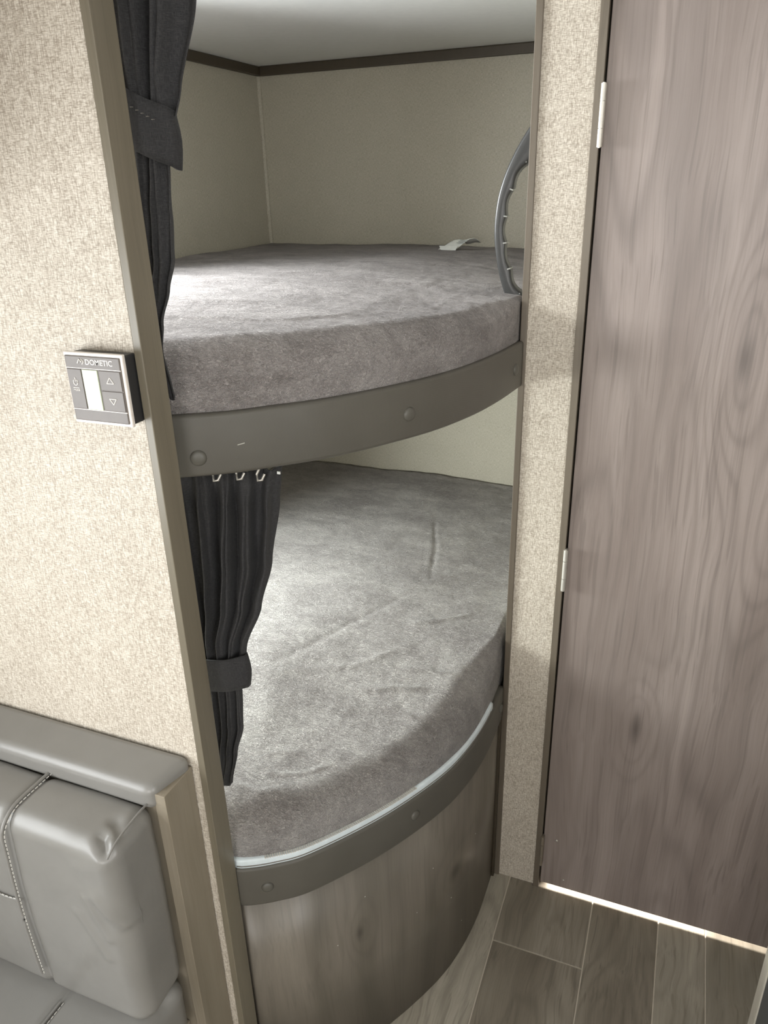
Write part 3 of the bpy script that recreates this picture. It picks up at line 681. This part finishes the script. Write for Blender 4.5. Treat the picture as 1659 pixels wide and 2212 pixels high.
# ------------------------------------------------------------------ dinette bench
db = empty('dinette_bench', (-0.88, 0.35, 0.0), 'wooden dinette bench with padded grey vinyl cap along its back', 'bench')
box('side_board', (-0.583, -0.565, 0.592, 0.6535, 0.0, 0.766), M['board_wood'], db, 0.001)
box('back_board', (-1.19, -0.584, 0.597, 0.6535, 0.0, 0.762), M['board_wood'], db)
box('bench_box', (-1.19, -0.60, 0.12, 0.596, 0.0, 0.285), M['board_wood'], db, 0.001)
def rounded_box(name, b, r, mat, parent, cuts=48, fn=None, bulge=(0, 0, 0)):
    bm = bmesh.new(); bmesh.ops.create_cube(bm, size=2)
    bmesh.ops.subdivide_edges(bm, edges=bm.edges[:], cuts=cuts, use_grid_fill=True)
    x0, x1, y0, y1, z0, z1 = b; c = Vector(((x0 + x1) / 2, (y0 + y1) / 2, (z0 + z1) / 2)); h = Vector(((x1 - x0) / 2, (y1 - y0) / 2, (z1 - z0) / 2))
    for v in bm.verts:
        s = v.co.copy(); p = Vector((s.x * h.x, s.y * h.y, s.z * h.z))
        inn = Vector([max(-(h[i] - r), min(h[i] - r, p[i])) for i in range(3)]); d = p - inn
        if d.length > 1e-9: p = inn + d.normalized() * r
        q = Vector((p.x / h.x, p.y / h.y, p.z / h.z))
        p.x += bulge[0] * math.copysign(1, s.x) * (1 - q.y ** 2) * (1 - q.z ** 2) * abs(q.x) ** 6
        p.y += bulge[1] * math.copysign(1, s.y) * (1 - q.x ** 4) * (1 - q.z ** 2) * abs(q.y) ** 6
        p.z += bulge[2] * math.copysign(1, s.z) * (1 - q.x ** 4) * (1 - q.y ** 2) * abs(q.z) ** 6
        p += c
        if fn: p += fn(p, d.normalized() if d.length > 1e-9 else Vector((0, 0, 0)))
        v.co = p
    return from_bm(name, bm, mat, parent, True)
cap = rounded_box('back_cap', (-1.19, -0.563, 0.585, 0.654, 0.748, 0.787), 0.013, M['leather'], db, 80,
            lambda p, n: Vector((-(0.654 - p.y) * 0.26 * max(0, min(1, (p.x + 0.70) / 0.12)), 0, -max(0, 0.654 - p.y) * 0.14)))

def cushion_detail(p, n):
    d = Vector((0, 0, 0))
    e = 0.0018 * nz(p, 9, 4.0) + 0.0009 * nz(p, 22, 1.0)
    # piped seam groove
    g_ = math.exp(-((p.x + 0.760) / 0.006) ** 2); e -= 0.006 * g_
    # puckers at the sewn top corner
    for (a, b, w, am) in (((-0.600, 0.506, 0.742), (-0.612, 0.522, 0.751), 0.009, -0.011), ((-0.600, 0.540, 0.750), (-0.612, 0.548, 0.750), 0.009, -0.006), ((-0.600, 0.497, 0.722), (-0.640, 0.497, 0.705), 0.014, 0.0025)):
        e += am * math.exp(-(seg_dist(p, Vector(a), Vector(b)) / w) ** 2)
    for (a, b, w, am) in (((-0.622, 0.50, 0.66), (-0.590, 0.50, 0.615), 0.010, 0.004), ((-0.64, 0.50, 0.655), (-0.615, 0.50, 0.585), 0.007, 0.0025), ((-0.66, 0.50, 0.62), (-0.625, 0.50, 0.545), 0.007, 0.002)):
        e += am * math.exp(-(seg_dist(Vector((p.x, p.z, 0)), Vector((a[0], a[2], 0)), Vector((b[0], b[2], 0))) / w) ** 2) * (1 if p.y < 0.53 else 0)
    return n * e + Vector((0, 0, 0))
bc = empty('back_cushion', (-0.88, 0.54, 0.42), 'grey faux leather back cushion with white topstitched seams on the bench', 'cushion')
rounded_box('cover', (-1.185, -0.5845, 0.502, 0.5955, 0.408, 0.748), 0.024, M['leather'], bc, 150, cushion_detail, (0.004, 0.006, 0.004))
def seam_path(x, inset=0.0):
    pts = [(x, 0.588, 0.7515)]
    for k in range(9): a = math.pi / 2 * k / 8; pts.append((x, 0.532 - (0.032 + 0.006 * math.sin(a)) * math.sin(a), 0.718 + 0.033 * math.cos(a)))
    for k in range(1, 12): s = k / 12; pts.append((x, 0.494 - 0.004 * math.sin(math.pi * s), 0.712 - 0.28 * s))
    return pts
def stitches(name, pts, off, parent, step=0.0068, ln=0.0044, r=0.0008):
    bm = bmesh.new(); P = [Vector(p) + Vector(off) for p in pts]; acc = 0
    for a, b in zip(P[:-1], P[1:]):
        L = (b - a).length; t = (b - a).normalized(); s = -acc
        while s + ln < L:
            if s >= 0:
                q = a + t * s; u = t.cross(Vector((1, 0.01, 0))).normalized() if abs(t.x) < 0.9 else Vector((0, 1, 0)); w = t.cross(u)
                ring = lambda c: [bm.verts.new(c + (u * math.cos(k * 2.094) + w * math.sin(k * 2.094)) * r) for k in range(3)]
                A, B = ring(q), ring(q + t * ln)
                for k in range(3): bm.faces.new((A[k], A[(k + 1) % 3], B[(k + 1) % 3], B[k]))
                bm.faces.new(A[::-1]); bm.faces.new(B)
            s += step
        acc = (L - s) if False else 0
    o = from_bm(name, bm, M['thread'], parent); o['kind'] = 'stuff'; return o
def fine(pts, n): return [tuple(p) for p in catmull(pts, n)]
sp = fine(seam_path(-0.760), 40)
pip = tube('piping', sp, 0.0026, M['leather'], bc, 8)
def spaced(pts, step): # resample so each piece carries one stitch
    c = [Vector(p) for p in pts]; L = sum((b - a).length for a, b in zip(c[:-1], c[1:])); return [tuple(p) for p in catmull(pts, max(3, int(L / step)))]
stitches('topstitching', spaced(sp, 0.0068), (0.0058, -0.0012, 0.0010), bc)
hs = [(-1.17, 0.4955, 0.600), (-0.98, 0.4935, 0.600), (-0.80, 0.4935, 0.600), (-0.766, 0.4955, 0.600)]
tube('cross_seam', fine(hs, 24), 0.0016, M['leather'], bc, 6)
stitches('topstitching', spaced(hs, 0.0068), (0, -0.0015, 0.004), bc)
tube('corner_seam', fine([(-0.590, 0.503, 0.738), (-0.590, 0.520, 0.747), (-0.591, 0.545, 0.750), (-0.591, 0.572, 0.752), (-0.591, 0.588, 0.751)], 20), 0.0016, M['leather'], bc, 6)

sc_ = empty('seat_cushion', (-0.88, 0.33, 0.285), 'grey faux leather seat cushion below the back cushion of the bench', 'cushion')
def seat_detail(p, n):
    e = 0.0016 * nz(p, 9, 7.0) - 0.005 * math.exp(-((p.x + 0.735) / 0.006) ** 2)
    e += 0.006 * math.exp(-((p - Vector((-0.59, 0.57, 0.40))).length / 0.02) ** 2) - 0.008 * math.exp(-((p - Vector((-0.585, 0.545, 0.41))).length / 0.012) ** 2)
    return n * e
rounded_box('cover', (-1.185, -0.5845, 0.10, 0.592, 0.287, 0.406), 0.030, M['leather'], sc_, 120, seat_detail, (0.002, 0.004, 0.004))
ss_ = [(-0.735, 0.49, 0.4075), (-0.735, 0.40, 0.4090), (-0.735, 0.30, 0.4095), (-0.735, 0.16, 0.4075)]
tube('piping', fine(ss_, 24), 0.0020, M['leather'], sc_, 8)
stitches('topstitching', spaced(ss_, 0.0068), (0.006, 0, 0.0012), sc_)

# ------------------------------------------------------------------ galley cabinet whose corner shows at the right edge
gc = empty('galley_cabinet', (0.5, 0.7, 0.0), 'charcoal cabinet with pale upright edge strip at the lower right corner', 'cabinet')
box('cabinet_body', (0.2505, 0.80, 0.35, 0.962, 0.0, 0.86), M['post_dark'], gc, 0.002)
box('edge_strip', (0.2490, 0.80, 0.963, 1.0, 0.0, 0.86), M['post_light'], gc, 0.002)
box('worktop', (0.235, 0.82, 0.33, 1.01, 0.862, 0.89), M['trim_taupe'], gc, 0.003)

# ------------------------------------------------------------------ overhead cabinet above the dinette window (shades the upper wall)
oc = empty('overhead_cabinet', (-0.97, -0.2, 1.46), 'wooden overhead cabinet above the dinette window', 'cabinet')
box('cabinet_body', (-1.195, -0.78, -1.1, 0.650, 1.462, ZC - 0.002), M['board_wood'], oc, 0.002)
for y0 in (-1.08, -0.50, 0.08):
    d_ = box('cabinet_door', (-0.778, -0.762, y0, y0 + 0.55, 1.475, ZC - 0.02), M['door'], oc, 0.002)
    tube('knob', [(-0.762, y0 + 0.275, 1.495), (-0.745, y0 + 0.275, 1.495)], 0.008, M['silver'], d_, 14)
